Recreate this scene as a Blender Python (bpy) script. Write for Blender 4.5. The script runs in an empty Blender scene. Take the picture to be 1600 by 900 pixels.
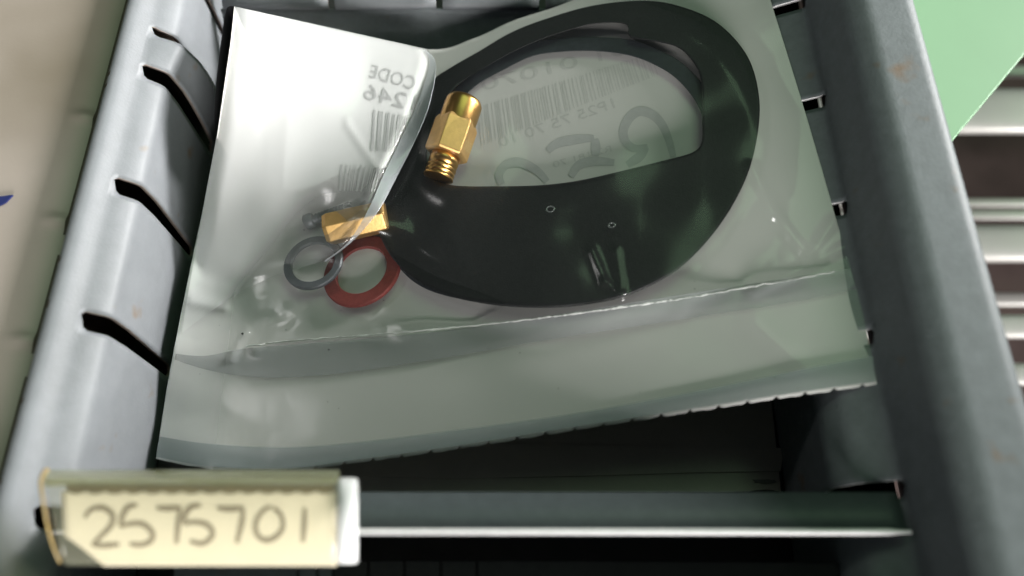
import bpy, bmesh, math, random
from mathutils import Vector, noise
from mathutils.bvhtree import BVHTree
random.seed(7)
R = math.radians
S = bpy.context.scene
COL = S.collection

# ------------------------------------------------------------------ camera
PITCH = 65.3                       # degrees below the horizon
FPX = 1244.4                       # focal length in pixels of the 1600 px wide photograph
cd = bpy.data.cameras.new('camera')
cam = bpy.data.objects.new('camera', cd)
COL.objects.link(cam)
cam.location = (0, 0, 0)
cam.rotation_euler = (R(90 - PITCH), 0, 0)
cd.lens = 28.0
cd.sensor_width = 36.0
cd.clip_start = 0.005
cd.clip_end = 50
cd.dof.use_dof = True
cd.dof.focus_distance = 0.212
cd.dof.aperture_fstop = 6.5
S.camera = cam

# ------------------------------------------------------------------ world, lamps, exposure
W = bpy.data.worlds.new('World')
S.world = W
W.use_nodes = True
bg = W.node_tree.nodes['Background']
bg.inputs[0].default_value = (0.80, 0.92, 1.0, 1)
bg.inputs[1].default_value = 0.045


def lamp(name, loc, target, size, power, color, size_y=None):
    l = bpy.data.lights.new(name, 'AREA')
    l.energy = power
    l.color = color
    l.size = size
    if size_y:
        l.shape = 'RECTANGLE'
        l.size_y = size_y
    o = bpy.data.objects.new(name, l)
    COL.objects.link(o)
    o.location = loc
    o.rotation_euler = (Vector(target) - Vector(loc)).to_track_quat('-Z', 'Y').to_euler()
    return o


lamp('window_light', (0.80, 0.62, 0.13), (-0.06, 0.235, -0.17), 0.42, 1.3, (1.0, 0.985, 0.97), 0.32).data.spread = R(26)
lamp('front_fill_light', (0.20, -0.66, 0.03), (-0.03, 0.08, -0.17), 0.34, 12.0, (1.0, 0.985, 0.96), 0.30)  # unseen fill lamp, added to brighten the label card and front edges
lamp('ceiling_light', (-0.80, 0.38, 0.62), (-0.05, 0.06, -0.19), 0.075, 0.45, (1.0, 0.97, 0.96), 0.15)
lamp('green_light', (0.36, 0.66, 0.98), (0.05, 0.10, -0.19), 0.82, 2.9, (0.54, 0.92, 0.53), 0.65)  # unseen lamp, added for green sheen on the film and green fill

S.view_settings.view_transform = 'Standard'
S.view_settings.look = 'None'
S.view_settings.exposure = 0.0
S.view_settings.gamma = 1.0
S.render.engine = 'CYCLES'
S.cycles.use_denoising = True
S.cycles.transparent_max_bounces = 16
S.cycles.max_bounces = 10
S.cycles.caustics_reflective = False
S.cycles.caustics_refractive = False

# ------------------------------------------------------------------ pixel -> place
SP, CP = math.sin(R(PITCH)), math.cos(R(PITCH))


def ray(u, v):
    a, b = (u - 800) / FPX, (450 - v) / FPX
    return Vector((a, CP + b * SP, -SP + b * CP))


def P(u, v, Z):                    # point of that line of sight Z metres below the camera
    d = ray(u, v)
    return d * (Z / -d.z)


SLOPE, C0 = 0.19, 0.18326          # the bag leans: Z = C0 - SLOPE*X


def B(u, v, h=0.0):                # point on the bag's plane, lifted by h
    d = ray(u, v)
    return d * ((C0 - h) / (-d.z + SLOPE * d.x))


def px(p):                         # place -> pixel
    den = p.y * CP - p.z * SP
    return 800 + FPX * p.x / den, 450 - FPX * (p.y * SP + p.z * CP) / den


def smooth(pts, n, closed=False):  # Catmull-Rom through pts, n samples evenly spaced
    m = len(pts)
    out = []
    segs = m if closed else m - 1
    for i in range(segs):
        def g(k):
            return Vector(pts[k % m]) if closed else Vector(pts[min(max(k, 0), m - 1)])
        p0, p1, p2, p3 = g(i - 1), g(i), g(i + 1), g(i + 2)
        for k in range(24):
            t = k / 24
            out.append(0.5 * ((2 * p1) + (p2 - p0) * t + (2 * p0 - 5 * p1 + 4 * p2 - p3) * t * t + (3 * p1 - p0 - 3 * p2 + p3) * t ** 3))
    out.append(Vector(pts[0]) if closed else Vector(pts[-1]))
    return resample(out, n, closed)


def resample(pts, n, closed=False):
    pts = [Vector(p) for p in pts]
    L = [0]
    for a, b in zip(pts, pts[1:]):
        L.append(L[-1] + (b - a).length)
    res, j = [], 0
    for k in range(n):
        s = L[-1] * k / (n if closed else n - 1)
        while j < len(L) - 2 and L[j + 1] < s:
            j += 1
        f = (s - L[j]) / max(L[j + 1] - L[j], 1e-12)
        res.append(pts[j].lerp(pts[j + 1], f))
    return res


def sstep(a, b, x):
    t = min(max((x - a) / (b - a), 0), 1)
    return t * t * (3 - 2 * t)


# ------------------------------------------------------------------ object helpers
def link(name, me, mat, parent=None, smooth_=True):
    o = bpy.data.objects.new(name, me)
    COL.objects.link(o)
    for m in (mat if isinstance(mat, (list, tuple)) else [mat]):
        me.materials.append(m)
    if smooth_:
        for p in me.polygons:
            p.use_smooth = True
    if parent is not None:
        o.parent = parent
        o.matrix_parent_inverse = parent.matrix_basis.inverted()
    return o


def mesh(name, verts, faces, mat, parent=None, smooth_=True):
    me = bpy.data.meshes.new(name)
    me.from_pydata([tuple(v) for v in verts], [], faces)
    me.update()
    return link(name, me, mat, parent, smooth_)


def from_bm(name, bm, mat, parent=None, smooth_=False):
    me = bpy.data.meshes.new(name)
    bmesh.ops.recalc_face_normals(bm, faces=bm.faces)
    bm.to_mesh(me)
    bm.free()
    return link(name, me, mat, parent, smooth_)


def thing(name, loc, label, cat, group=None):
    o = bpy.data.objects.new(name, None)
    o.empty_display_size = 0.01
    COL.objects.link(o)
    o.location = loc
    bpy.context.view_layer.update()
    tag(o, label, cat, group)
    return o


def tag(o, label, cat, group=None):
    o['label'] = label
    o['category'] = cat
    if group:
        o['group'] = group
    return o


def solid(o, t, off=-1, rim=0):
    m = o.modifiers.new('thickness', 'SOLIDIFY')
    m.thickness = t
    m.offset = off
    m.material_offset_rim = rim
    return o


def bevel(o, w, n=2, ang=40):
    m = o.modifiers.new('bevel', 'BEVEL')
    m.width = w
    m.segments = n
    m.limit_method = 'ANGLE'
    m.angle_limit = R(ang)
    return o


def prism(poly, top, bot):         # closed slab from two loops of 3D points
    bm = bmesh.new()
    a = [bm.verts.new(p) for p in top]
    b = [bm.verts.new(p) for p in bot]
    bm.faces.new(a)
    bm.faces.new(list(reversed(b)))
    n = len(a)
    for i in range(n):
        bm.faces.new((a[i], b[i], b[(i + 1) % n], a[(i + 1) % n]))
    return bm


def box(x0, x1, y0, y1, z0, z1):
    top = [Vector((x0, y0, z1)), Vector((x1, y0, z1)), Vector((x1, y1, z1)), Vector((x0, y1, z1))]
    return prism(None, top, [Vector((p.x, p.y, z0)) for p in top])


def tube(path, r, n=10, caps=True):
    vs, fs = [], []
    m = len(path)
    up = Vector((0, 0, 1))
    for i, p in enumerate(path):
        t = (path[min(i + 1, m - 1)] - path[max(i - 1, 0)]).normalized()
        a = t.cross(up)
        if a.length < 1e-4:
            a = t.cross(Vector((1, 0, 0)))
        a.normalize()
        b = a.cross(t)
        rr = r[i] if isinstance(r, (list, tuple)) else r
        for k in range(n):
            w = 2 * math.pi * k / n
            vs.append(p + (a * math.cos(w) + b * math.sin(w)) * rr)
    for i in range(m - 1):
        for k in range(n):
            fs.append((i * n + k, i * n + (k + 1) % n, (i + 1) * n + (k + 1) % n, (i + 1) * n + k))
    if caps:
        fs.append(tuple(range(n - 1, -1, -1)))
        fs.append(tuple(range((m - 1) * n, m * n)))
    return vs, fs


def grid_faces(rows, cols, closed=False):
    f = []
    for i in range(rows - 1):
        for j in range(cols if closed else cols - 1):
            j2 = (j + 1) % cols
            f.append((i * cols + j, i * cols + j2, (i + 1) * cols + j2, (i + 1) * cols + j))
    return f


# ------------------------------------------------------------------ materials
def nodes(name):
    m = bpy.data.materials.new(name)
    m.use_nodes = True
    t = m.node_tree
    return m, t, t.nodes, t.links, t.nodes['Principled BSDF']


def N(t, kind, **kw):
    n = t.nodes.new(kind)
    for k, v in kw.items():
        if k.startswith('_'):
            n.inputs[k[1:].replace('_', ' ')].default_value = v
        else:
            setattr(n, k, v)
    return n


def paint(name, col, rough=0.45, metal=0.0, var=0.06, scale=60, spots=None, bump=0.0, bscale=900, spec=0.5, spot_scale=90, spot_lo=0.70, spot_hi=0.76):
    m, t, ns, L, b = nodes(name)
    tc = N(t, 'ShaderNodeTexCoord')
    n1 = N(t, 'ShaderNodeTexNoise', _Scale=scale, _Detail=6.0, _Roughness=0.6)
    L.new(tc.outputs['Object'], n1.inputs['Vector'])
    rp = N(t, 'ShaderNodeValToRGB')
    rp.color_ramp.elements[0].position = 0.3
    rp.color_ramp.elements[1].position = 0.7
    rp.color_ramp.elements[0].color = tuple(max(c * (1 - var), 0) for c in col) + (1,)
    rp.color_ramp.elements[1].color = tuple(min(c * (1 + var), 1) for c in col) + (1,)
    L.new(n1.outputs['Fac'], rp.inputs[0])
    out = rp.outputs[0]
    if spots:
        n2 = N(t, 'ShaderNodeTexNoise', _Scale=spot_scale, _Detail=3.0)
        L.new(tc.outputs['Object'], n2.inputs['Vector'])
        mr = N(t, 'ShaderNodeMapRange')
        mr.inputs['From Min'].default_value = spot_lo
        mr.inputs['From Max'].default_value = spot_hi
        L.new(n2.outputs['Fac'], mr.inputs['Value'])
        mx = N(t, 'ShaderNodeMix', data_type='RGBA')
        L.new(mr.outputs[0], mx.inputs[0])
        L.new(out, mx.inputs[6])
        mx.inputs[7].default_value = spots + (1,)
        out = mx.outputs[2]
    L.new(out, b.inputs['Base Color'])
    b.inputs['Roughness'].default_value = rough
    b.inputs['Metallic'].default_value = metal
    b.inputs['Specular IOR Level'].default_value = spec
    if bump:
        n3 = N(t, 'ShaderNodeTexNoise', _Scale=bscale, _Detail=4.0)
        L.new(tc.outputs['Object'], n3.inputs['Vector'])
        bp = N(t, 'ShaderNodeBump', _Strength=bump, _Distance=0.0004)
        L.new(n3.outputs['Fac'], bp.inputs['Height'])
        L.new(bp.outputs[0], b.inputs['Normal'])
    return m


def film(name, haze, col=(0.80, 0.80, 0.80), tint=(0.97, 0.97, 0.97), rough=0.10, refl=1.0, bump=0.25, bscale=70, haze_attr=None):
    m, t, ns, L, b = nodes(name)
    ns.remove(b)
    out = ns['Material Output']
    tc = N(t, 'ShaderNodeTexCoord')
    n1 = N(t, 'ShaderNodeTexNoise', _Scale=bscale, _Detail=3.0, _Roughness=0.5, _Distortion=0.8)
    L.new(tc.outputs['Object'], n1.inputs['Vector'])
    bp = N(t, 'ShaderNodeBump', _Strength=bump, _Distance=0.0015)
    L.new(n1.outputs['Fac'], bp.inputs['Height'])
    tr = N(t, 'ShaderNodeBsdfTransparent')
    tr.inputs[0].default_value = tint + (1,)
    df = N(t, 'ShaderNodeBsdfDiffuse')
    df.inputs[0].default_value = col + (1,)
    gl = N(t, 'ShaderNodeBsdfGlossy')
    gl.inputs['Roughness'].default_value = rough
    L.new(bp.outputs[0], gl.inputs['Normal'])
    m1 = N(t, 'ShaderNodeMixShader')
    m1.inputs[0].default_value = haze
    if haze_attr:
        at = N(t, 'ShaderNodeAttribute', attribute_name=haze_attr)
        L.new(at.outputs['Fac'], m1.inputs[0])
    L.new(tr.outputs[0], m1.inputs[1])
    L.new(df.outputs[0], m1.inputs[2])
    lw = N(t, 'ShaderNodeLayerWeight', _Blend=0.5)
    L.new(bp.outputs[0], lw.inputs['Normal'])
    pw = N(t, 'ShaderNodeMath', operation='POWER')
    pw.inputs[1].default_value = 4.0
    L.new(lw.outputs['Facing'], pw.inputs[0])
    ma = N(t, 'ShaderNodeMath', operation='MULTIPLY_ADD', use_clamp=True)
    ma.inputs[1].default_value = 0.8 * refl
    ma.inputs[2].default_value = 0.055 * refl
    L.new(pw.outputs[0], ma.inputs[0])
    m2 = N(t, 'ShaderNodeMixShader')
    L.new(ma.outputs[0], m2.inputs[0])
    L.new(m1.outputs[0], m2.inputs[1])
    L.new(gl.outputs[0], m2.inputs[2])
    L.new(m2.outputs[0], out.inputs[0])
    return m


RUST = (0.20, 0.12, 0.06)
M_grey = paint('grey_enamel', (0.215, 0.226, 0.240), 0.48, spec=0.35, var=0.06, scale=220, spots=RUST, bump=0.12, bscale=1500, spot_scale=75, spot_lo=0.66, spot_hi=0.80)
M_grey2 = paint('grey_enamel_worn_shaded', (0.175, 0.195, 0.202), 0.52, spec=0.3, var=0.10, scale=320, spots=RUST, bump=0.2, bscale=1300, spot_scale=85, spot_lo=0.655, spot_hi=0.80)  # same enamel with the right side's shade mixed into the colour, more rust
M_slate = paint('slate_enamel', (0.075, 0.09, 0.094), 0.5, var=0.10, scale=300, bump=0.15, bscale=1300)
M_edge = paint('bare_cut_edge', (0.30, 0.25, 0.22), 0.4, metal=0.3, var=0.2, scale=500)
M_bright = paint('bare_bright_edge', (0.90, 0.88, 0.88), 0.35, metal=0.1, var=0.05, scale=900, bump=0.2)
M_floor = paint('dark_base_paint', (0.035, 0.034, 0.032), 0.5, var=0.2, scale=120)
M_card = paint('dark_brown_card', (0.42, 0.385, 0.33), 0.4, var=0.10, scale=50, bump=0.05)
M_black = paint('black_slot_plate', (0.035, 0.035, 0.033), 0.55, var=0.2, scale=300, bump=0.2)
M_beige = paint('beige_enamel', (0.46, 0.395, 0.345), 0.40, var=0.05, scale=45, spots=(0.20, 0.165, 0.11), spot_scale=14, spot_lo=0.50, spot_hi=0.9, bump=0.05)
M_shade_wear = paint('brown_shade_and_wear', (0.085, 0.058, 0.042), 0.6, var=0.3, scale=300)  # brown wear on the wall lip, painted shade on the beige edge
M_blue = paint('blue_print', (0.02, 0.03, 0.14), 0.5)
M_mint = paint('mint_card', (0.25, 0.45, 0.26), 0.5, var=0.02, scale=40)
M_chrome = paint('pale_metal', (0.90, 0.87, 0.83), 0.36, metal=0.3, var=0.04, scale=60)
M_bench = paint('dark_shelf', (0.11, 0.078, 0.074), 0.85, var=0.25, scale=25, spec=0.08)
M_rubber = paint('black_rubber', (0.008, 0.009, 0.0095), 0.48, var=0.25, scale=700, bump=0.25, bscale=2200, spec=0.4)
M_rubber2 = paint('slate_rubber', (0.030, 0.036, 0.042), 0.50, var=0.2, scale=600, bump=0.15, bscale=2200, spec=0.4)
M_brass = paint('brass', (0.58, 0.34, 0.11), 0.30, metal=1.0, var=0.08, scale=350, bump=0.05, bscale=700)
M_brass2 = paint('milled_brass', (0.64, 0.40, 0.15), 0.42, metal=0.85, var=0.08, scale=500, bump=0.12, bscale=1600)
M_steel = paint('grey_steel', (0.13, 0.14, 0.15), 0.42, metal=0.4, var=0.12, scale=500, bump=0.1)
M_fibre = paint('red_fibre', (0.23, 0.048, 0.042), 0.62, var=0.15, scale=700, bump=0.3, bscale=1800)
M_back = paint('white_bag_sheet', (0.68, 0.665, 0.64), 0.45, var=0.02, scale=30)
M_hollow_shade = paint('fold_hollow_shade', (0.012, 0.012, 0.014), 0.7)
M_label = paint('white_label_paper', (0.84, 0.83, 0.82), 0.42, var=0.01, scale=30)
M_print = paint('show_through_print', (0.40, 0.40, 0.40), 0.6, var=0.05, scale=900)
M_print2 = paint('faint_print', (0.585, 0.575, 0.555), 0.6, var=0.05, scale=900)
M_print3 = paint('faint_marker', (0.51, 0.51, 0.50), 0.6, var=0.06, scale=500)
M_film = film('clear_film', 0.10, rough=0.16, refl=0.62, bump=0.06, bscale=20, haze_attr='haze')
M_flap = film('hazy_film', 0.55, col=(0.84, 0.84, 0.84), rough=0.12, bump=0.10, bscale=28, haze_attr='haze')
M_band = film('frosted_band', 0.40, col=(0.33, 0.35, 0.36), rough=0.2, refl=0.6, bump=0.1)
M_band2 = film('single_film_band', 0.62, col=(0.30, 0.34, 0.35), rough=0.2, refl=0.5, bump=0.1)
M_seal = paint('white_seal_weld', (0.78, 0.78, 0.76), 0.35, var=0.05)
M_sleeve = film('yellowed_plastic', 0.11, col=(0.62, 0.62, 0.46), tint=(0.995, 0.99, 0.965), rough=0.15, refl=0.5, bump=0.05)
M_sleeve2 = paint('yellowed_plastic_edge', (0.42, 0.42, 0.25), 0.25, var=0.1, scale=200)
M_amber = paint('amber_plastic_edge', (0.50, 0.36, 0.15), 0.25, var=0.1, scale=200)
M_cream = paint('cream_card', (0.93, 0.84, 0.66), 0.6, var=0.04, scale=120, bump=0.05)
M_perf = paint('brown_card_edge', (0.16, 0.12, 0.05), 0.6, var=0.15, scale=200)
M_pencil = paint('pencil', (0.22, 0.165, 0.105), 0.7, var=0.2, scale=1500)
M_cap = paint('white_plastic', (0.90, 0.90, 0.89), 0.3, var=0.02)

# ------------------------------------------------------------------ the shelf below everything
o = from_bm('shelf_surface', box(-0.6, 0.9, -0.3, 0.9, -0.40, -0.37), M_bench)
o['kind'] = 'structure'

# ------------------------------------------------------------------ the drawer
drawer = thing('drawer_box', (0, 0.06, -0.21), 'grey enamelled steel drawer with a row of slots down each long side', 'drawer')


def slotted_wall(name, prof, y0, y1, slots, za, zb, parent, mat, flip, bulge=None):
    """prof: (X, Z) from the rim down; slots: list of (y, width); cut where Z is between za (arc index from the start point) and zb"""
    pts = resample([Vector((x, z, 0)) for x, z in smoothcorner(prof)], 90)
    L = [0]
    for a, b in zip(pts, pts[1:]):
        L.append(L[-1] + (b - a).length)
    sa = min(range(90), key=lambda i: (pts[i] - Vector((za[0], za[1], 0))).length)
    sb = min(range(90), key=lambda i: (pts[i] - Vector((zb[0], zb[1], 0))).length)
    La, Lb = L[sa], L[sb]
    slots = sorted(slots)
    rows = []                       # (kind, slot, side)
    ys = [y0]
    edges = []
    for y, w in slots:
        edges.append((y, w))
    rows = [('p', y0)]
    prev = y0
    for k, (y, w) in enumerate(edges):
        n = max(2, int((y - w / 2 - prev) / 0.0012))
        for i in range(1, n):
            rows.append(('p', prev + (y - w / 2 - prev) * i / n))
        rows.append(('a', y, w))
        rows.append(('b', y, w))
        prev = y + w / 2
    n = max(2, int((y1 - prev) / 0.002))
    for i in range(1, n + 1):
        rows.append(('p', prev + (y1 - prev) * i / n))
    vs = []
    for r in rows:
        for i in range(90):
            x, Z = pts[i].x, pts[i].y
            if r[0] == 'p':
                y = r[1]
            else:
                w = r[2]
                rr = w * 0.5
                f = 1.0
                d = min(L[i] - La, Lb - L[i])
                if d <= 0:
                    f = 0.0
                elif d < rr:
                    f = math.sqrt(max(0, 1 - (1 - d / rr) ** 2))
                narrow = 1.0 - 0.25 * sstep(La + 0.003, Lb, L[i])
                y = r[1] + (-1 if r[0] == 'a' else 1) * w / 2 * f * narrow
                # the hook: the near end of each cut swings a little along the wall
                y += 0.0016 * (1 - sstep(La, La + 0.0016, L[i])) * (1 if flip > 0 else 0.4)
            p = Vector((x, y, -Z))
            if bulge:
                b0, b1, amp = bulge
                if b0 <= y <= b1 and La < L[i] < Lb + 0.004:
                    q = math.sin(math.pi * min(max((L[i] - La) / (Lb - La + 0.004), 0), 1)) ** 0.8
                    e = 0.30 + 0.70 * sstep(b0, b1, y)
                    p += Vector((1.0, 0, 0.25)) * amp * q * e * flip
            vs.append(p)
    fs = []
    for i in range(len(rows) - 1):
        cut = rows[i][0] == 'a' and rows[i + 1][0] == 'b'
        for j in range(89):
            if cut and sa <= j < sb:
                continue
            q = (i * 90 + j, (i + 1) * 90 + j, (i + 1) * 90 + j + 1, i * 90 + j + 1)
            fs.append(q if flip > 0 else tuple(reversed(q)))
    o = mesh(name, vs, fs, mat, parent)
    bm = bmesh.new()
    bm.from_mesh(o.data)
    bmesh.ops.remove_doubles(bm, verts=bm.verts, dist=1e-7)
    bm.to_mesh(o.data)
    bm.free()
    return o


def smoothcorner(prof):            # rounded polyline
    out = [prof[0]]
    for a, b, c in zip(prof, prof[1:], prof[2:]):
        a, b, c = Vector(a), Vector(b), Vector(c)
        r = min(0.0007, (a - b).length * 0.45, (c - b).length * 0.45)
        p, q = b + (a - b).normalized() * r, b + (c - b).normalized() * r
        for k in range(6):
            t = k / 5
            w = p.lerp(b, t).lerp(b.lerp(q, t), t)
            out.append((w.x, w.y))
    out.append(prof[-1])
    return out


left_prof = [(-0.1048, 0.2080), (-0.1047, 0.1665), (-0.1036, 0.1641), (-0.1022, 0.1648), (-0.0990, 0.1680), (-0.0965, 0.1696), (-0.0940, 0.1718), (-0.0932, 0.1790), (-0.0930, 0.2068)]
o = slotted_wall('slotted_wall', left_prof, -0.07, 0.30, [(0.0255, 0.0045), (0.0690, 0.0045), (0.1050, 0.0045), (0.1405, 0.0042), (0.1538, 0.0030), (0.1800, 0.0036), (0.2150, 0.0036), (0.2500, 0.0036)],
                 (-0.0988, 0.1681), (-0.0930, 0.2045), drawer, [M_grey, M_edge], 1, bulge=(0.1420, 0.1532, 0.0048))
o.data.materials.append(M_shade_wear)
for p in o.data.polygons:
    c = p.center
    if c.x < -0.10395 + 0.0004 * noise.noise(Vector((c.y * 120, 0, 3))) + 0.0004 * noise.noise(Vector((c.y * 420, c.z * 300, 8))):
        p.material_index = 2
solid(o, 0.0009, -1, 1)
right_prof = [(0.0705, 0.2068), (0.0705, 0.1765), (0.0738, 0.1715), (0.0815, 0.1682), (0.0832, 0.1590), (0.0842, 0.1525), (0.0872, 0.1500), (0.0985, 0.1498), (0.0996, 0.1515), (0.0996, 0.2080)]
o = slotted_wall('slotted_wall', right_prof[::-1], -0.07, 0.30, [(-0.0030, 0.0036), (0.0312, 0.0036), (0.0650, 0.0036), (0.0985, 0.0036), (0.1305, 0.0036), (0.1640, 0.0036), (0.1980, 0.0036), (0.2320, 0.0036)],
                 (0.0819, 0.1668), (0.0705, 0.2045), drawer, [M_grey2, M_bright], -1)
solid(o, 0.0009, -1, 1)
from_bm('drawer_base', box(-0.1048, 0.0985, -0.072, 0.30, -0.2105, -0.2075), M_floor, drawer)
from_bm('front_shade_panel', box(-0.1049, 0.0997, -0.022, -0.006, -0.2074, -0.1555), M_grey2, drawer)  # out of view, added to block the front lamp from the low parts

# back divider: leaning plate with a notched flange along its top
def divider(loc, label):
    return thing('metal_divider', loc, label, 'divider', 'metal dividers across the drawer')


bd = divider((0, 0.19, -0.2065), 'grey metal divider with a notched top flange behind the folded bag')
bp_ = []
yb, zb_ = 0.1835, -0.1835
def plate_rows(x0, x1, pts, nx):
    vs = []
    for (y, z) in pts:
        for i in range(nx):
            vs.append(Vector((x0 + (x1 - x0) * i / (nx - 1), y, z)))
    return vs, grid_faces(len(pts), nx)


vs, fs = plate_rows(-0.0895, 0.068, [(0.1650, -0.2062), (0.1655, -0.2058), (0.1795, -0.1900), (0.1803, -0.1886), (0.1806, -0.1868)], 60)
for v in vs:                        # a soft dent running down the middle of the plate
    d = (v.x + 0.022) - (v.y - 0.168) * 0.35 * -1
    v.z += 0.0010 * math.exp(-(d / 0.004) ** 2)
solid(mesh('plate', vs, fs, M_grey2, bd), 0.0008, 1)
# flange cut into tongues by the notches
for a, b in ((-0.0885, -0.0562), (-0.0542, -0.0232), (-0.0212, 0.0083), (0.0103, 0.0262)):
    vs, fs = plate_rows(a, b, [(0.1806, -0.1866), (0.1808, -0.1856), (0.1814, -0.1849), (0.1835, -0.1843), (0.1875, -0.1838)], 8)
    solid(mesh('flange_tongue', vs, fs, [M_grey, M_edge], bd), 0.0009, 1, 1)

# front divider
fd = divider((0, 0.04, -0.2065), 'grey metal divider leaning at the front, bright rolled edge under the yellow label tab')
A0, A1 = P(800, 830, 0.1650), P(800, 769, 0.1678)
def fdp(t):
    return (A0.y + (A1.y - A0.y) * t, A0.z + (A1.z - A0.z) * t)


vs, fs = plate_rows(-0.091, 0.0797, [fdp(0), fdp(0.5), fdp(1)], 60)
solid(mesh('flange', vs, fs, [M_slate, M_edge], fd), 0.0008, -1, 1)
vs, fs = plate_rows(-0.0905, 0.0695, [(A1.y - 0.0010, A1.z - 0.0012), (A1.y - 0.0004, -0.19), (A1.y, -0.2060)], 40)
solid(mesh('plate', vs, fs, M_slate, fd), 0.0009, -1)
path = [Vector((x, A0.y - 0.0002, A0.z + 0.0005 + 0.00006 * math.sin(x * 900))) for x in [-0.0915 + 0.171 * i / 80 for i in range(81)]]
rad = [0.00072 * (1 if 1 < i < 79 else 0.6) for i in range(81)]
vs, fs = tube(path, rad, 12)
mesh('rolled_edge', vs, fs, M_bright, fd)

# dark card lying on the drawer floor
n = 120
top = []
for i in range(n):
    u = 380 + 1010 * i / (n - 1)
    v = 768.5 + 1.6 * noise.noise(Vector((u * 0.03, 1, 0))) + 1.2 * noise.noise(Vector((u * 0.11, 4, 0)))
    if 1160 < u < 1235:
        v -= 4 * math.exp(-((u - 1195) / 22) ** 2)
    top.append(P(u, v, 0.2052))
far = [P(1330, 560, 0.2052), P(300, 560, 0.2052)]
loop = top[:]
loop = [p for p in loop if p.x < 0.0695] + [Vector((0.0695, far[0].y, -0.2052)), Vector((-0.088, far[0].y, -0.2052))]
o = from_bm('dark_card', prism(None, loop, [p + Vector((0, 0, -0.0012)) for p in loop]), M_card)
tag(o, 'dark brown card lying flat on the drawer floor below the bag', 'card')
loop2 = [P(u, v, 0.2045) for u, v in ((560, 744), (700, 748), (900, 744), (1100, 738), (1220, 736), (1225, 700), (560, 690))]
o = from_bm('film_scrap', prism(None, loop2, [p + Vector((0, 0, -0.0004)) for p in loop2]), M_card)
tag(o, 'thin dark sheet lying on the brown card in front of the bag', 'sheet')
vs = [P(1195 + 26 * math.cos(w) * random.uniform(.5, 1), 752 + 6 * math.sin(w) * random.uniform(.4, 1), 0.2048) for w in [i * 0.45 for i in range(14)]]
o = from_bm('paint_flake', prism(None, vs, [p + Vector((0, 0, -0.0003)) for p in vs]), paint('pale_flake', (0.2, 0.19, 0.17), 0.7))
tag(o, 'pale dusty flake at the front edge of the dark card', 'flake')

# slotted plate at the very front
sp = thing('slotted_plate', (0.0, 0.0, -0.19), 'black plate with narrow upright slits below the yellow label tab', 'plate')
cuts = [465, 496, 520, 576, 632, 689, 745]
us = [272] + cuts + [905]
for a, b in zip(us, us[1:]):
    ua, ub = a + (2.2 if a != 272 else 0), b - (2.2 if b != 905 else 0)
    t_ = [P(ua, 877, 0.178), P(ub, 877, 0.178), P(ub, 960, 0.182), P(ua, 960, 0.182)]
    from_bm('finger', prism(None, t_, [p + Vector((0, 0.0004, -0.0012)) for p in t_]), M_black if a >= 520 else M_grey2, sp)
t_ = [P(905, 877, 0.178), P(1330, 880, 0.178), P(1330, 960, 0.182), P(905, 960, 0.182)]
from_bm('end_strip', prism(None, t_, [p + Vector((0, 0.0004, -0.0012)) for p in t_]), M_floor, sp)

# ------------------------------------------------------------------ the bag
def gask_d(u, v):                  # <1 inside the gasket's outline
    return math.hypot((u - 885) / 312, (v - 238) / 248)


RIDGES = [((1176, 262), (1210, 335), 9, 0.0007), ((1210, 335), (1265, 402), 10, 0.0008), ((1265, 402), (1302, 345), 9, 0.0008),
          ((925, 392), (945, 440), 8, 0.0007), ((945, 440), (972, 462), 6, 0.0006), ((962, 392), (972, 460), 8, 0.0006),
          ((690, 350), (725, 420), 22, 0.0003), ((1330, 380), (1180, 455), 10, 0.0007), ((1240, 560), (1180, 505), 16, 0.0006),
          ((400, 545), (420, 500), 8, 0.0008), ((360, 560), (385, 520), 7, 0.0012), ((300, 470), (350, 480), 9, 0.0010),
          ((310, 330), (365, 300), 12, 0.0012), ((365, 420), (400, 330), 12, 0.0010), ((1090, 430), (1060, 490), 12, 0.0006)]


def seg_d(u, v, a, b):
    ax, ay = a
    bx, by = b
    t = ((u - ax) * (bx - ax) + (v - ay) * (by - ay)) / ((bx - ax) ** 2 + (by - ay) ** 2)
    t = min(max(t, 0), 1)
    return math.hypot(u - ax - t * (bx - ax), v - ay - t * (by - ay))


def seal_v(u):                     # the white weld line
    return 537 - 0.052 * (u - 380) - 0.000075 * max(u - 380, 0) ** 2 + 5 * math.exp(-((u - 380) / 40) ** 2)


def film_h(u, v):
    g = gask_d(u, v)
    h = 0.0008 + 0.0048 * (1 - sstep(0.93, 1.22, g))
    h += 0.0075 * math.exp(-(((u - 710) / 62) ** 2 + ((v - 215) / 80) ** 2))
    h += 0.0080 * math.exp(-(((u - 560) / 60) ** 2 + ((v - 352) / 36) ** 2))
    h += 0.0020 * math.exp(-(((u - 530) / 90) ** 2 + ((v - 420) / 55) ** 2))
    below = v - seal_v(u)
    damp = 1 - 0.8 * sstep(-10, 40, below)
    for a, b, w, amp in RIDGES:
        d = seg_d(u, v, a, b)
        if d < 3 * w:
            h += amp * math.exp(-(d / w) ** 2)
    n1 = noise.noise(Vector((u * 0.010, v * 0.012, 3.0)))
    n2 = noise.noise(Vector((u * 0.028 + v * 0.010, v * 0.030, 9.0)))
    h += (0.0010 * n1 + 0.00016 * abs(n2) * sstep(0.85, 1.1, g)) * damp
    edge = 1 - sstep(0, 120, 370 - u + 0) * 0
    return max(h, 0.0006)


def base_h(u, v):                  # the bag's own gentle sag
    return 0.0007 * noise.noise(Vector((u * 0.004, v * 0.005, 1.0))) + curl(u, v) + 0.0016 * sstep(640, 740, v) * (1 - sstep(300, 460, u)) * math.sin(min(max((u - 240) / 180, 0), 1) * math.pi)


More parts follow.
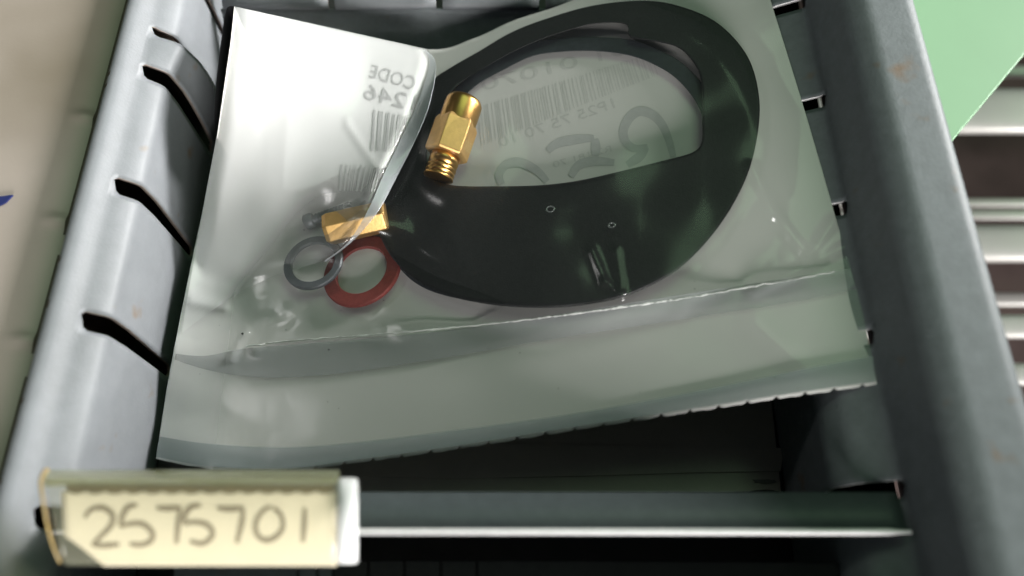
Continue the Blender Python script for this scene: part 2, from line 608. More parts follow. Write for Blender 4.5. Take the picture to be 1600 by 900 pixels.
def curl(u, v):                     # the left margin turns up a little
    s = min(max((u - (244 + (717 - v) * 0.17)) / 135, 0), 1)
    return 0.0050 * (1 - s) ** 2 * (1 - sstep(520, 660, v))


def coons(bot, right, top, left, rows, cols, fn):
    vs = []
    for i in range(rows):
        t = i / (rows - 1)
        for j in range(cols):
            s = j / (cols - 1)
            p = (1 - t) * bot[j] + t * top[j] + (1 - s) * left[i] + s * right[i] - ((1 - s) * (1 - t) * bot[0] + s * (1 - t) * bot[-1] + (1 - s) * t * top[0] + s * t * top[-1])
            vs.append(fn(p.x, p.y))
    return vs


def teeth(u):
    k = ((u - 560) / 45.0) % 1.0
    return -4.5 * math.exp(-((k - 0.5) / 0.06) ** 2) * (1 if u > 420 else 0) + 1.5 * noise.noise(Vector((u * 0.05, 0, 0)))


def bagline(pts, n):
    return [Vector((p.x, p.y)) for p in smooth([(a, b, 0) for a, b in pts], n)]


ROWS, COLS = 200, 440
bot_pts = [(244, 717), (330, 732), (450, 735), (560, 722), (700, 703), (900, 671), (1100, 640), (1250, 617), (1370, 600)]
top_pts = [(392, 16), (520, 44), (668, 77), (740, 60), (800, 33), (870, 10), (950, -20), (1060, -40), (1190, -44)]
left_pts = [(244, 717), (262, 600), (285, 480), (310, 360), (336, 240), (362, 120), (392, 16)]
right_pts = [(1370, 600), (1345, 480), (1303, 330), (1258, 175), (1210, 20), (1190, -44)]


def face_up(o):
    if sum(p.normal.z for p in o.data.polygons) < 0:
        o.data.flip_normals()
    return o


def sheet(name, h_fn, mat, bag, bot=bot_pts, top=top_pts, left=left_pts, right=right_pts, rows=ROWS, cols=COLS, tooth=True, attr=None, thick=None):
    b = bagline(bot, cols)
    if tooth:
        b = [Vector((p.x, p.y + teeth(p.x))) for p in b]
    t, l, r = bagline(top, cols), bagline(left, rows), bagline(right, rows)
    keep = []

    def fn(u, v):
        keep.append((u, v))
        return B(u, v, base_h(u, v) + h_fn(u, v))
    vs = coons(b, r, t, l, rows, cols, fn)
    o = face_up(mesh(name, vs, grid_faces(rows, cols), mat, bag))
    if attr:
        a = o.data.attributes.new('haze', 'FLOAT', 'POINT')
        a.data.foreach_set('value', [attr(u, v) for u, v in keep])
    if thick:
        solid(o, thick, -1)
    return o


bag = thing('plastic_bag', B(800, 400), 'clear plastic parts bag with white backing and a folded corner, lying across the drawer', 'bag')
back = sheet('back_sheet', lambda u, v: 0.0, M_back, bag, rows=90, cols=COLS, thick=0.00015)


def haze_front(u, v):
    a = 0.004 + 0.010 * (0.5 + 0.5 * noise.noise(Vector((u * 0.006, v * 0.006, 5))))
    a += 0.45 * (1 - sstep(340, 450, u + (v - 300) * 0.12))       # doubled film down the left margin
    return min(a, 0.9)


front = sheet('front_film', film_h, M_film, bag, bot=[(244.5, 716), (330, 731), (450, 734), (560, 721), (700, 702), (900, 670), (1100, 639), (1250, 616), (1369, 599)], attr=haze_front)

bpy.context.view_layer.update()


def bvh_of(o):
    me = o.data
    M = o.matrix_world
    return BVHTree.FromPolygons([M @ v.co for v in me.vertices], [tuple(p.vertices) for p in me.polygons])


T_front, T_back = bvh_of(front), bvh_of(back)


def on(tree, u, v, lift):
    d = ray(u, v).normalized()
    loc, nrm, _i, _d = tree.ray_cast(Vector((0, 0, 0)), d)
    if loc is None:
        return None
    if nrm.dot(d) > 0:
        nrm = -nrm
    return loc + nrm * lift


def strip(name, upper, lower, tree, lift, mat, parent, cols=200, rows=14, wob=None, thick=None):
    a, b = bagline(upper, cols), bagline(lower, cols)
    vs = []
    for i in range(rows):
        t = i / (rows - 1)
        for j in range(cols):
            q = a[j].lerp(b[j], t)
            if wob:
                q = q + wob(q, t)
            p = on(tree, q.x, q.y, lift)
            vs.append(p if p else B(q.x, q.y, 0.001))
    return mesh(name, vs, grid_faces(rows, cols), mat, parent)


# weld line, frosted band below it, single-film band along the serrated edge
sl_pts = [(u, seal_v(u)) for u in range(384, 1330, 40)]
sl = bagline(sl_pts, 420)
vs = []
for j, q in enumerate(sl):
    w = 1.0 + 2.0 * max(0, noise.noise(Vector((q.x * 0.045, 2, 0)))) + 1.1 * noise.noise(Vector((q.x * 0.2, 5, 0)))
    w = max(w, 0.35) * (1 - 0.6 * sstep(950, 1250, q.x))
    c = 1.6 * noise.noise(Vector((q.x * 0.08, 7, 0)))
    for k in (-1, 0, 1):
        p = on(T_front, q.x, q.y + c + k * w, 0.00012 + (0.0003 if k == 0 else 0))
        vs.append(p if p else B(q.x, q.y, 0.0015))
mesh('weld_line', vs, grid_faces(420, 3), M_seal, bag)
band_low = [(268, 560), (320, 577), (380, 588), (450, 590), (560, 580), (720, 555), (900, 524), (1100, 494), (1250, 470), (1338, 452)]
band_up = [(270, 552), (320, 556), (380, 545), (450, 539), (560, 530), (720, 514), (900, 487), (1100, 455), (1250, 432), (1328, 420)]
strip('frosted_band', band_up, band_low, T_front, 0.00010, M_band, bag)
b2_up = [(249, 682), (330, 694), (450, 699), (560, 691), (700, 674), (900, 646), (1100, 609), (1250, 578), (1364, 556)]
b2_lo = [(244.8, 714), (330, 729), (450, 732), (560, 718), (700, 699), (900, 667), (1100, 636), (1250, 613), (1368, 597)]
strip('single_film_band', b2_up, b2_lo, T_front, 0.00016, M_band2, bag)

# print that shows through the backing from the other side
def text_mesh(s):
    c = bpy.data.curves.new('print', 'FONT')
    c.body = s
    c.size = 1.0
    c.resolution_u = 4
    ob = bpy.data.objects.new('print', c)
    COL.objects.link(ob)
    dg = bpy.context.evaluated_depsgraph_get()
    me = bpy.data.meshes.new_from_object(ob.evaluated_get(dg))
    bpy.data.objects.remove(ob)
    bm = bmesh.new()
    bm.from_mesh(me)
    bmesh.ops.subdivide_edges(bm, edges=[e for e in bm.edges if e.calc_length() > 0.2], cuts=2)
    v = [tuple(p.co) for p in bm.verts]
    bm.verts.index_update()
    f = [tuple(p.index for p in q.verts) for q in bm.faces]
    bm.free()
    return v, f


def text_on(name, s, tree, start, direction, height, lift, mat, parent, mirror=True, width=None, shear=0.0):
    """start: pixel of the first letter's foot; direction: pixel vector along the line; mirrored print runs the other way"""
    v, f = text_mesh(s)
    mx = max(p[0] for p in v)
    dx = Vector(direction).normalized()
    up = Vector((dx.y, -dx.x))
    if up.y > 0:
        up = -up
    k = (width / mx) if width else height / 0.72
    vs = []
    for x, y, z in v:
        q = Vector(start) + dx * (x * k) + up * (y * height / 0.72) + dx * shear * y
        p = on(tree, q.x, q.y, lift)
        vs.append(p if p else B(q.x, q.y, lift))
    o = mesh(name, vs, f, mat, parent, False)
    o['kind'] = 'stuff'
    return o


def bars_on(name, corners, tree, lift, mat, parent, count, seed, fill=0.5):
    """corners: upper-left, upper-right, lower-right, lower-left pixels"""
    rnd = random.Random(seed)
    a, b, c, d = [Vector(p) for p in corners]
    ws = [rnd.choice([1, 1, 2, 3]) for _ in range(count * 2)]
    tot = sum(ws)
    x = 0
    vs, fs = [], []
    for k, w in enumerate(ws):
        if k % 2 == 0:
            s0, s1 = x / tot, (x + w * fill * 2 * 0.9) / tot
            k0 = len(vs)
            for t in (0, 0.34, 0.67, 1):
                for s in (s0, min(s1, 1)):
                    q = a.lerp(b, s).lerp(d.lerp(c, s), t)
                    p = on(tree, q.x, q.y, lift)
                    vs.append(p if p else B(q.x, q.y, lift))
            for r in range(3):
                fs.append((k0 + 2 * r, k0 + 2 * r + 1, k0 + 2 * r + 3, k0 + 2 * r + 2))
        x += w
    o = mesh(name, vs, fs, mat, parent, False)
    o['kind'] = 'stuff'
    return o


def ribbon_on(name, strokes, width, tree, lift, mat, parent, n=40):
    vs, fs = [], []
    for st in strokes:
        c = smooth([(a, b, 0) for a, b in st], n)
        k0 = len(vs)
        for i, q in enumerate(c):
            t = (c[min(i + 1, n - 1)] - c[max(i - 1, 0)])
            t.normalize()
            nn = Vector((-t.y, t.x, 0)) * width / 2 * (0.75 + 0.4 * math.sin(i / n * 3.1))
            for s in (-1, 1):
                w = q + nn * s
                p = on(tree, w.x, w.y, lift)
                vs.append(p if p else B(w.x, w.y, lift))
        for i in range(n - 1):
            fs.append((k0 + 2 * i, k0 + 2 * i + 1, k0 + 2 * i + 3, k0 + 2 * i + 2))
    o = mesh(name, vs, fs, mat, parent, False)
    o['kind'] = 'stuff'
    return o


LB = 0.00005
bars_on('barcode', [(745, 168), (1018, 84), (1030, 116), (752, 228)], T_back, LB, M_print2, bag, 62, 5, 0.42)
text_on('printed_line', '1P25 75 70 10', T_back, (968, 166), (-190, 66), 16, LB, M_print2, bag, width=196)
text_on('printed_digits', '01 01070', T_back, (985, 84), (-230, 58), 19, LB, M_print2, bag, width=238)
text_on('printed_small_line', 'R2 181 70', T_back, (958, 236), (-92, 26), 10, LB * 0.8, M_print2, bag, width=96)
ribbon_on('marker_writing', [
    [(1052, 246), (1046, 222), (1035, 196), (1020, 180), (1000, 174), (984, 184), (974, 204), (978, 222), (992, 232), (1012, 230)], [(1010, 230), (1000, 244), (980, 258)],
    [(928, 216), (900, 218), (872, 224), (856, 236)], [(930, 217), (931, 232), (930, 244)], [(960, 254), (930, 252), (905, 258), (892, 276)],
    [(855, 284), (838, 266), (812, 254), (790, 258), (780, 274), (784, 288)]], 13, T_back, LB * 1.4, M_print3, bag)

# ------------------------------------------------------------------ what the bag holds
def outline_slab(name, outer, hole, h0, h1, mat, n=150, lip=0.0004, un=None):
    """a flat ring between two closed pixel outlines, resting at h0, top at h1"""
    a = smooth([(x, y, 0) for x, y in outer], n, True)
    b = smooth([(x, y, 0) for x, y in hole], n, True)
    # same start direction on both loops
    def rot(l, c):
        k = max(range(len(l)), key=lambda i: (l[i].x - c[0]) - abs(l[i].y - c[1]) * 3)
        l = l[k:] + l[:k]
        ar = sum(l[i].x * l[(i + 1) % len(l)].y - l[(i + 1) % len(l)].x * l[i].y for i in range(len(l)))
        return l if ar > 0 else [l[0]] + l[1:][::-1]
    cx = sum(p.x for p in b) / n
    cy = sum(p.y for p in b) / n
    a, b = rot(a, (cx, cy)), rot(b, (cx, cy))
    vs = []
    loops = []
    for (t, h, ins) in ((0, h0, 0), (0, h1 - lip, 0), (0.0, h1, 0.02), (0.0, h1, 0.05), (0.5, h1, 0), (1.0, h1, -0.05), (1.0, h1, -0.02), (1, h1 - lip, 0), (1, h0, 0)):
        lp = []
        for i in range(n):
            q = a[i].lerp(b[i], min(max(t + ins, 0), 1))
            hh = h + (un(q.x, q.y) if un else 0)
            vs.append(B(q.x, q.y, hh))
        loops.append(lp)
    fs = grid_faces(9, n, True)
    fs += [(8 * n + j, 8 * n + (j + 1) % n, (j + 1) % n, j) for j in range(n)]
    o = mesh(name, vs, fs, mat)
    bm = bmesh.new()
    bm.from_mesh(o.data)
    bmesh.ops.recalc_face_normals(bm, faces=bm.faces)
    bm.to_mesh(o.data)
    bm.free()
    return o


g_out = [(588, 330), (600, 378), (632, 424), (690, 458), (760, 475), (840, 481), (910, 477), (985, 460), (1060, 420), (1120, 358), (1163, 285), (1183, 215), (1186, 150), (1168, 88), (1124, 38), (1070, 12), (1010, 1), (930, 8), (860, 27), (800, 50), (745, 82), (700, 108), (675, 128), (654, 180), (634, 220), (608, 270)]
g_hole = [(672, 272), (667, 235), (676, 190), (694, 160), (722, 128), (760, 104), (800, 82), (842, 63), (890, 47), (930, 37), (978, 38), (985, 58), (1030, 66), (1062, 76), (1085, 100), (1096, 130), (1097, 190), (1096, 222), (1082, 238), (1040, 250), (980, 265), (910, 281), (850, 289), (780, 291), (705, 289)]
gask = outline_slab('rubber_gasket', g_out, g_hole, 0.0022, 0.0044, M_rubber, n=220, un=lambda u, v: 0.0002 * noise.noise(Vector((u * 0.01, v * 0.01, 2))))
tag(gask, 'wide black rubber gasket shaped like a D inside the clear bag', 'gasket')
r_out = [(592, 352), (608, 396), (646, 440), (700, 463), (780, 474), (860, 474), (940, 462), (1010, 436), (1072, 392), (1112, 330), (1130, 255), (1128, 200), (1108, 146), (1070, 102), (1026, 76), (985, 62), (930, 58), (870, 60), (820, 70), (770, 96), (720, 124), (680, 165), (640, 230), (606, 290)]
r_hole = [(612, 352), (628, 392), (662, 426), (712, 446), (784, 456), (856, 456), (930, 445), (994, 420), (1050, 378), (1086, 322), (1102, 255), (1102, 208), (1090, 164), (1058, 124), (1020, 100), (980, 86), (930, 80), (878, 81), (832, 88), (786, 110), (744, 134), (706, 172), (664, 236), (626, 296)]
ring = outline_slab('rubber_ring', r_out, r_hole, 0.0002, 0.0021, M_rubber2, n=220)
tag(ring, 'narrow slate grey rubber ring showing from under the wide black gasket', 'gasket ring')


def washer(name, c, r1, r2, t, h, tilt, mat, label, cat):
    """c: pixel of the middle; r1, r2 radii in metres"""
    o0 = B(c[0], c[1], h)
    n = 96
    prof = [(r2, 0), (r2, t * 0.75), (r2 + t * 0.25, t), (r1 - t * 0.25, t), (r1, t * 0.75), (r1, 0)]
    vs = []
    for (r, z) in prof:
        for k in range(n):
            w = 2 * math.pi * k / n
            vs.append(Vector((r * math.cos(w), r * math.sin(w), z)))
    fs = grid_faces(len(prof), n, True) + [(5 * n + k, 5 * n + (k + 1) % n, (k + 1) % n, k) for k in range(n)]
    o = mesh(name, vs, fs, mat, None, False)
    o.location = o0
    o.rotation_euler = (R(tilt[0]), R(tilt[1]) - math.atan(SLOPE), R(tilt[2]))
    bevel(o, t * 0.1, 1, 50)
    return tag(o, label, cat)


washer('fibre_washer', (567, 425), 0.0109, 0.0071, 0.0012, 0.0004, (-6, -4, 0), M_fibre, 'red fibre sealing washer partly under the grey steel washer', 'washer')
washer('steel_washer', (491, 412), 0.0082, 0.0060, 0.0012, 0.0018, (-4, 2, 0), M_steel, 'grey steel washer lying over the edge of the red fibre washer', 'washer')


def lathe(prof, n=40):
    vs, fs = [], []
    for (x, r) in prof:
        for k in range(n):
            w = 2 * math.pi * k / n
            vs.append(Vector((x, r * math.cos(w), r * math.sin(w))))
    fs = grid_faces(len(prof), n, True)
    fs.append(tuple(range(n)))
    fs.append(tuple(range((len(prof) - 1) * n, len(prof) * n)))
    return vs, fs


def fix(o):
    bm = bmesh.new()
    bm.from_mesh(o.data)
    bmesh.ops.recalc_face_normals(bm, faces=bm.faces)
    bm.to_mesh(o.data)
    bm.free()
    return o


def fitting(name, p0, p1, roll, scale, label, cat, mats=(None, None), group=None, thread_r=0.0040, fa=0.36, fb=0.70):
    """axis from p0 (round head) to p1 (thread end)"""
    ax = (p1 - p0)
    Lg = ax.length
    t = thing(name, p0, label, cat, group)
    q = ax.to_track_quat('X', 'Z').to_matrix().to_4x4()
    from mathutils import Matrix
    rot = q @ Matrix.Rotation(R(roll), 4, 'X')
    ma, mb = mats
    def put(nm, vs, fs, m, sm):
        vs = [p0 + (rot @ Vector(v)) for v in vs]
        return fix(mesh(nm, vs, fs, m, t, sm))
    k = scale
    a, b = Lg * fa, Lg * fb
    hr = 0.0052 * k
    vs, fs = lathe([(0.0, hr * 0.80), (0.0003, hr * 0.90), (0.0012, hr * 0.985), (0.0022, hr), (a - 0.0008, hr), (a, hr * 0.97)], 48)
    bevel(put('round_head', vs, fs, ma, True), 0.0002, 2, 60)
    vs, fs = lathe([(a - 0.002, 0.0055 * k), (a - 0.0008, 0.0061 * k), (b, 0.0061 * k), (b + 0.0006, 0.0055 * k)], 6)
    bevel(put('hex_body', vs, fs, mb, False), 0.00022, 2, 20)
    if fb > 0.95:                   # the rest of it is out of sight under the gasket
        return t
    prof = []
    x = b + 0.0005
    prof.append((x, thread_r * k * 1.02))
    x += 0.0028 * k
    prof.append((x, thread_r * k * 1.02))
    pitch = 0.00125 * k
    while x < Lg - pitch:
        prof += [(x + pitch * 0.15, thread_r * k * 0.86), (x + pitch * 0.45, thread_r * k * 0.86), (x + pitch * 0.65, thread_r * k * 1.02), (x + pitch, thread_r * k * 1.02)]
        x += pitch
    prof += [(Lg - 0.0002, thread_r * k * 0.82), (Lg, thread_r * k * 0.7)]
    vs, fs = lathe(prof, 40)
    put('thread', vs, fs, ma, True)
    return t


fitting('brass_fitting', B(727, 156, 0.0075), B(684, 279, 0.0052), 42, 1.0, 'brass hex fitting standing out in the gasket opening, thread pointing down', 'fitting', (M_brass, M_brass2), 'brass fittings in the bag')
fitting('brass_fitting', B(511, 359, 0.0058), B(606, 337, 0.0046), 48, 0.74, 'brass hex fitting half hidden under the film fold beside the red washer', 'fitting', (M_brass, M_brass2), 'brass fittings in the bag', 0.0016, 0.10, 0.955)

# small grey screw lying beside the half hidden fitting
scr = thing('steel_screw', B(478, 347, 0.002), 'small grey steel screw lying beside the half hidden brass fitting', 'screw')
p0, p1 = B(476, 348, 0.0026), B(548, 322, 0.0030)
ax = p1 - p0
q = ax.to_track_quat('X', 'Z').to_matrix()
vs, fs = lathe([(0, 0.0016), (0.0004, 0.0021), (0.0024, 0.0021), (0.0027, 0.0018)], 24)
fix(mesh('head', [p0 + q @ v for v in vs], fs, M_steel, scr))
prof = [(0.0025, 0.0013)]
x = 0.003
while x < ax.length:
    prof += [(x, 0.0014), (x + 0.0003, 0.0011), (x + 0.0006, 0.0014)]
    x += 0.0009
vs, fs = lathe(prof, 20)
fix(mesh('shank', [p0 + q @ v for v in vs], fs, M_steel, scr))

# ------------------------------------------------------------------ the folded corner of the bag
NL = 60
LEFT = smooth([(366, 10, 32), (361, 60, 32), (351, 130, 30), (338, 215, 24), (322, 300, 17), (306, 390, 8), (292, 470, 3.0), (284, 520, 1.2)], NL)
RIGHT = smooth([(668, 77, 7.0), (676, 100, 7.2), (655, 165, 8.4), (628, 222, 10.0), (604, 272, 11.0), (578, 330, 11.4), (548, 378, 10.0), (508, 408, 5.0)], NL)
NS = 80
vs, haze, pix = [], [], []
for i in range(NL):
    t = i / (NL - 1)
    l, r = LEFT[i], RIGHT[i]
    low = sstep(0.62, 1.0, t)
    for j in range(NS):
        s = j / (NS - 1)
        u, v = l.x + (r.x - l.x) * s, l.y + (r.y - l.y) * s
        v += 18 * math.sin(math.pi * s) * sstep(0.75, 1, t) * -1
        h = (l.z + (r.z - l.z) * s) / 1000
        h -= 0.0035 * math.sin(math.pi * s) * (1 - low)             # sags between its two raised edges
        h -= 0.003 * low * math.sin(math.pi * s)
        if s < 0.10:                                                # left edge rolls under
            h -= 0.0016 * ((0.10 - s) / 0.10) ** 2
        if s > 0.93:
            h -= 0.0022 * ((s - 0.93) / 0.07) ** 2
        h += 0.0005 * noise.noise(Vector((u * 0.012, v * 0.010, 6)))
        d = seg_d(u, v, (540, 190), (597, 274))
        h += 0.0003 * math.exp(-(d / 3.5) ** 2)
        h = max(h, film_h(u, v) + base_h(u, v) + 0.0006)
        vs.append(B(u, v, h))
        pix.append((u, v))
        white = (1 - sstep(0.50, 0.86, t * (0.62 + 0.55 * sstep(0.2, 0.7, s)))) * 0.50 + 0.12
        white *= 1 - 0.55 * sstep(0.88, 1.0, s)
        haze.append(white)
flap = mesh('folded_flap', vs, grid_faces(NL, NS), M_flap, bag)
a = flap.data.attributes.new('haze', 'FLOAT', 'POINT')
a.data.foreach_set('value', haze)
bpy.context.view_layer.update()
T_flap = bvh_of(flap)

# left side of the fold: the sheet turns down round a narrow dark hollow
fa = smooth([(366, 10, 31.5), (361, 60, 31.5), (351, 130, 29.5), (339, 215, 23)], 40)
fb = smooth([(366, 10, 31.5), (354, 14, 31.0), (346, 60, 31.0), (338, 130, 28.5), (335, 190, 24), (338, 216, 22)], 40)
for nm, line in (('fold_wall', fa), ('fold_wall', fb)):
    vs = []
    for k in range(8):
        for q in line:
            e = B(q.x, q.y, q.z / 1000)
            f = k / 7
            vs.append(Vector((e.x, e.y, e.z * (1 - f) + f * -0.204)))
    mesh(nm, vs, grid_faces(8, 40), M_back if line is fa else M_hollow_shade, bag)  # outer wall painted black as the shade inside the hollow

# the film bends over along the fold: a rounded clear lip right of the flap
vs = []
NLc, ND = 70, 12
rim = smooth([(668, 78, 0), (677, 100, 0), (657, 165, 0), (630, 222, 0), (606, 272, 0), (580, 330, 0), (550, 378, 0), (512, 408, 0)], NLc)
for i, q in enumerate(rim):
    t = i / (NLc - 1)
    wid = 3 + 19 * math.sin(math.pi * min(t / 0.9, 1)) ** 0.7 * (1 - sstep(0.7, 1, t))
    for k in range(ND):
        w = k / (ND - 1)
        u = q.x - 6 + wid * math.sin(w * math.pi * 0.62) * 1.05
        v = q.y + 1.5 * w
        top = on(T_flap, min(q.x - 8, q.x), q.y, 0.0) or B(q.x, q.y, 0.013)
        zt = (C0 - SLOPE * top.x) + top.z
        h = zt * (1 - w) ** 0.6 + (film_h(u, v) + 0.0004) * (1 - (1 - w) ** 0.6) + 0.0003
        vs.append(B(u, v, max(h, film_h(u, v) + 0.0003)))
lip = mesh('fold_lip', vs, grid_faces(NLc, ND), film('fold_film', 0.58, col=(0.56, 0.59, 0.62), rough=0.12, refl=1.0, bump=0.1), bag)

# white label caught under the flap, with its mirrored print
vs, NLb = [], 50
lab_l = smooth([(457, 32, 0), (452, 120, 0), (448, 200, 0), (443, 260, 0), (441, 296, 0)], NLb)
lab_r = smooth([(666, 79, 0), (669, 100, 0), (648, 165, 0), (622, 222, 0), (604, 258, 0)], NLb)
for i in range(NLb):
    t = i / (NLb - 1)
    for j in range(60):
        s = j / 59
        q = lab_l[i].lerp(lab_r[i], s)
        q.y += 6 * math.sin(s * 7) * sstep(0.8, 1, t)
        p = on(T_flap, q.x, q.y, -0.00025)
        vs.append(p if p else B(q.x, q.y, 0.012))
lab = mesh('label_sheet', vs, grid_faces(NLb, 60), M_label, bag)
bpy.context.view_layer.update()
T_lab = T_flap
PL = 0.00010
text_on('printed_word', 'CODE', T_lab, (647, 141), (-72, -21), 21, PL, M_print, bag, width=74)
text_on('printed_number', '1246', T_lab, (656, 176), (-88, -22), 25, PL, M_print, bag, width=92)
bars_on('barcode', [(583, 172), (650, 184), (640, 236), (580, 236)], T_lab, PL, M_print, bag, 13, 11, 0.5)
bars_on('barcode', [(532, 258), (600, 262), (588, 300), (530, 298)], T_lab, PL, M_print, bag, 12, 17, 0.42)

rnd = random.Random(3)
vs, fs = [], []
spots = [(380, 522, 2.2), (514, 547, 1.6), (476, 360, 1.2), (600, 470, 1.0)] + [(rnd.uniform(300, 1280), rnd.uniform(300, 640), rnd.uniform(0.5, 1.1)) for _ in range(26)]
for u, v, r in spots:
    k0 = len(vs)
    a0 = rnd.uniform(0, 3)
    pts = [on(T_front, u + r * (1.2 if k % 2 else 0.7) * math.cos(a0 + k * 1.05), v + r * math.sin(a0 + k * 1.05) * 0.9, 0.00025) for k in range(6)]
    if all(pts):
        vs += pts
        fs.append(tuple(range(k0, k0 + 6)))
o = mesh('dust_specks', vs, fs, M_floor, bag, False)
o['kind'] = 'stuff'

# little air bubbles and specks on the film
def bubble(u, v, r, name='air_bubble'):
    c = on(T_front, u, v, 0.0001)
    vs, fs = [], []
    n, m = 24, 8
    for i in range(n):
        w = 2 * math.pi * i / n
        for k in range(m):
            z = 2 * math.pi * k / m
            rr = r + 0.00020 * math.cos(z)
            vs.append(c + Vector((rr * math.cos(w), rr * math.sin(w) * 0.8, 0.00012 * math.sin(z) + rr * math.cos(w) * SLOPE)))
    for i in range(n):
        for k in range(m):
            fs.append((i * m + k, ((i + 1) % n) * m + k, ((i + 1) % n) * m + (k + 1) % m, i * m + (k + 1) % m))
    mesh(name, vs, fs, M_blister, bag)


M_blister = film('blister_film', 0.12, col=(0.5, 0.55, 0.53), rough=0.08, refl=2.0, bump=0.0)
bubble(860, 327, 0.0010)
bubble(956, 352, 0.0008)

# ------------------------------------------------------------------ the label tab on the front divider
ZT, ZF = 0.1500, 0.1465
hold = thing('label_holder', P(300, 830, 0.152), 'clear yellowed plastic label tab clipped over the front divider edge', 'label holder')
# sleeve: a U of clear plastic extruded along X
def sec(x_u, pts):                 # profile pixels at this u
    return [P(x_u + du, v, Z) for du, v, Z in pts]


profile = [(0, 738, 0.1600), (0, 736, 0.1560), (1, 742, 0.1505), (5, 757, 0.1462), (9, 776, 0.1446), (14, 800, 0.1442), (20, 830, 0.1451), (27, 862, 0.1474), (33, 880, 0.1492), (36, 884, 0.1515), (38, 880, 0.1560)]
vs = []
for i in range(40):
    s = i / 39
    for du, v, Z in profile:
        u = 66 + (529 - 66) * s
        vs.append(P(u + du * (1 - s) , v, Z))
o = solid(mesh('clear_sleeve', vs, grid_faces(40, len(profile)), M_sleeve, hold), 0.0003, -1)
# thick upper edge of the sleeve
vs = []
for i in range(30):
    s = i / 29
    u = 70 + (530 - 70) * s
    for v, Z in ((734, 0.1580), (735, 0.1550), (743, 0.1508), (752, 0.1480), (758, 0.1472), (760, 0.1495), (750, 0.1560)):
        vs.append(P(u, v, Z))
mesh('sleeve_spine', vs, grid_faces(30, 7), film('spine_plastic', 0.55, col=(0.36, 0.37, 0.20), tint=(0.8, 0.8, 0.55), rough=0.15, bump=0.1), hold)
# amber worn end of the sleeve
path = smooth([P(72, 736, 0.1550), P(64, 752, 0.1480), P(67, 780, 0.1446), P(74, 820, 0.1448), P(84, 856, 0.1470), P(94, 879, 0.1492)], 40)
vs, fs = tube(path, [0.00018 + 0.00055 * (1 - i / 39) ** 2.5 for i in range(40)], 8)
mesh('sleeve_end', vs, fs, M_amber, hold)
# white cap at the other end
vs = []
capprof = [(746, 0.1540), (748, 0.1490), (756, 0.1462), (780, 0.1444), (820, 0.1446), (860, 0.1470), (876, 0.1486), (881, 0.1505), (880, 0.1540)]
for i in range(6):
    s = i / 5
    for v, Z in capprof:
        vs.append(P(526 + 33 * s, v + 0.0 + (4 if s in (0, 1) else 0) * (1 if v < 800 else -1) * 0.5, Z - 0.0006 * math.sin(s * math.pi)))
solid(mesh('end_cap', vs, grid_faces(6, len(capprof)), M_cap, hold), 0.0006, -1)

# the card inside it
card = thing('index_card', P(300, 830, 0.150), 'cream index card with pencilled digits inside the clear label tab', 'card')
def zc(v):
    return 0.1462 + 0.0062 * (v - 760) / 124 - 0.0012 * math.sin((v - 760) / 124 * math.pi)


card_out = [(96, 767), (527, 767), (527, 884), (160, 884), (146, 876), (132, 862), (112, 848), (102, 838), (98, 800)]
rows_ = 30
vs = []
for i in range(rows_):
    v = 767 + 116 * i / (rows_ - 1)
    if v < 836:
        ul = 97 + (v - 767) * 0.06
    else:
        ul = 101 + 62 * ((v - 836) / 47) ** 0.9
    for j in range(40):
        u = ul + (527 - ul) * j / 39
        vs.append(P(u, v, zc(v)))
cd_o = solid(mesh('card_face', vs, grid_faces(rows_, 40), M_cream, card), 0.0003, -1)
# perforated brown upper edge of the card
vs, fs = [], []
nn = 250
for i in range(nn):
    u = 104 + 420 * i / (nn - 1)
    k = ((u - 104) / 30.0) % 1
    low = 767 + 5.0 * (math.sin(math.pi * k) ** 0.7)
    for v in (758.5, low):
        vs.append(P(u, v, zc(max(v, 767)) - 0.00045))
mesh('perforated_edge', vs, grid_faces(nn, 2), M_perf, card)
bpy.context.view_layer.update()
T_card = bvh_of(cd_o)
DIG = [[(134, 808), (144, 796), (162, 793), (177, 803), (176, 819), (160, 836), (146, 850)], [(146, 850), (165, 851), (188, 849)],
       [(216, 789), (202, 792), (193, 806), (190, 822)], [(190, 822), (204, 818), (224, 818), (239, 830), (238, 843), (222, 850), (204, 848)],
       [(246, 793), (262, 794), (284, 793)], [(283, 793), (280, 815), (277, 848)],
       [(316, 789), (300, 792), (291, 803), (289, 818)], [(289, 818), (304, 815), (322, 818), (333, 828), (330, 840), (316, 848), (298, 844)],
       [(340, 793), (360, 795), (380, 793)], [(381, 793), (379, 815), (371, 847)],
       [(424, 790), (408, 802), (400, 820), (404, 836), (418, 843), (434, 836), (443, 822), (440, 804), (428, 793)],
       [(477, 793), (476, 820), (474, 846)]]
ribbon_on('pencil_digits', DIG, 7.5, T_card, 0.00040, M_pencil, card, 24)

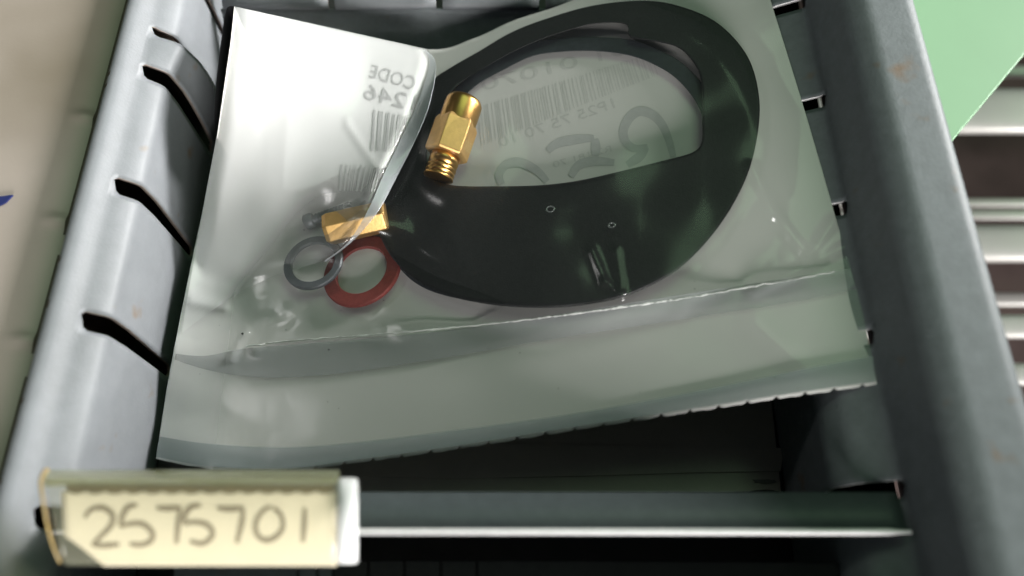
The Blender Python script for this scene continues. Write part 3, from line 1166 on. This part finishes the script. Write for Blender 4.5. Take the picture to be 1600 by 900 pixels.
# ------------------------------------------------------------------ beside the drawer
# beige cabinet edge, left
beige = thing('beige_panel', (-0.14, 0.08, -0.16), 'beige enamelled panel with a dented rolled edge beside the drawer', 'panel')
vs = []
nr = 300
prof = [(-0.30, 0.1690), (-0.22, 0.1690), (-0.16, 0.1690), (-0.13, 0.1691), (-0.120, 0.1694), (-0.1155, 0.1700), (-0.1120, 0.1710), (-0.1085, 0.1730), (-0.1066, 0.1755), (-0.1061, 0.180), (-0.1060, 0.190)]
prof = smooth([(x, z, 0) for x, z in prof], 140)
DENT = [P(152, 165, 0.165).y, P(97, 330, 0.165).y, P(43, 522, 0.165).y]
for i in range(nr):
    y = -0.05 + 0.33 * i / (nr - 1)
    for p in prof:
        x, Z = p.x, p.y
        for d in DENT:
            g = math.exp(-((y - d - 0.001) / 0.0016) ** 2) * math.exp(-((x + 0.1115) / 0.0026) ** 2)
            Z -= 0.0008 * g
        vs.append(Vector((x, y, -Z)))
enamel = mesh('enamel_face', vs, grid_faces(nr, 140), [M_beige, M_shade_wear], beige)
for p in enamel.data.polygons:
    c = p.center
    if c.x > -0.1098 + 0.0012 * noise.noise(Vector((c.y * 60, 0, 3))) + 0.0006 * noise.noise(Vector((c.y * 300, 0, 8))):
        p.material_index = 1  # shade beside the drawer rim painted brown along the edge
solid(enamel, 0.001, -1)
tri = [P(-30, 312, 0.169), P(22, 306, 0.169), P(10, 318, 0.169), P(-30, 336, 0.169)]
tri = [Vector((p.x, p.y, p.z + 0.0005)) for p in tri]
from_bm('printed_mark', prism(None, tri, [p + Vector((0, 0, -0.0004)) for p in tri]), M_blue, beige)

# mint green card, right
poly = [(1395, -160), (1760, -160), (1700, -38), (1600, 86), (1491, 217), (1440, 270), (1400, 200)]
top = [P(u, v, 0.195) for u, v in poly]
o = from_bm('mint_card', prism(None, top, [p + Vector((0, 0, -0.0016)) for p in top]), M_mint)
bevel(o, 0.0004)
tag(o, 'mint green sheet with a slanting edge beyond the right rim of the drawer', 'sheet')

# stacked pale metal slats, far right
gr = thing('metal_slat_stack', (0.2, 0.2, -0.36), 'stack of shiny pale metal slats over a dark shelf, right of the drawer', 'slats')
for (va, vb, Z) in ((98, 112, .31), (136, 200, .30), (306, 316, .33), (324, 336, .33), (350, 402, .30), (455, 472, .33), (490, 522, .30), (566, 596, .30)):
    a, b = P(1500, va, Z), P(1500, vb, Z)
    n = 14
    x0, x1 = 0.11, 0.60
    vs = []
    ht = (a.y - b.y) * 0.30
    for x in (x0, x1):
        for k in range(n + 1):
            w = math.pi * k / n
            yc, ry = (a.y + b.y) / 2, (a.y - b.y) / 2
            cx = math.cos(w)
            vs.append(Vector((x, yc + ry * (abs(cx) ** 0.8) * (1 if cx > 0 else -1), -Z - 0.004 + min(ht, 0.004) * max(math.sin(w), 0) ** 0.4)))
    solid(mesh('slat', vs, grid_faces(2, n + 1), M_chrome, gr), 0.001, 0)
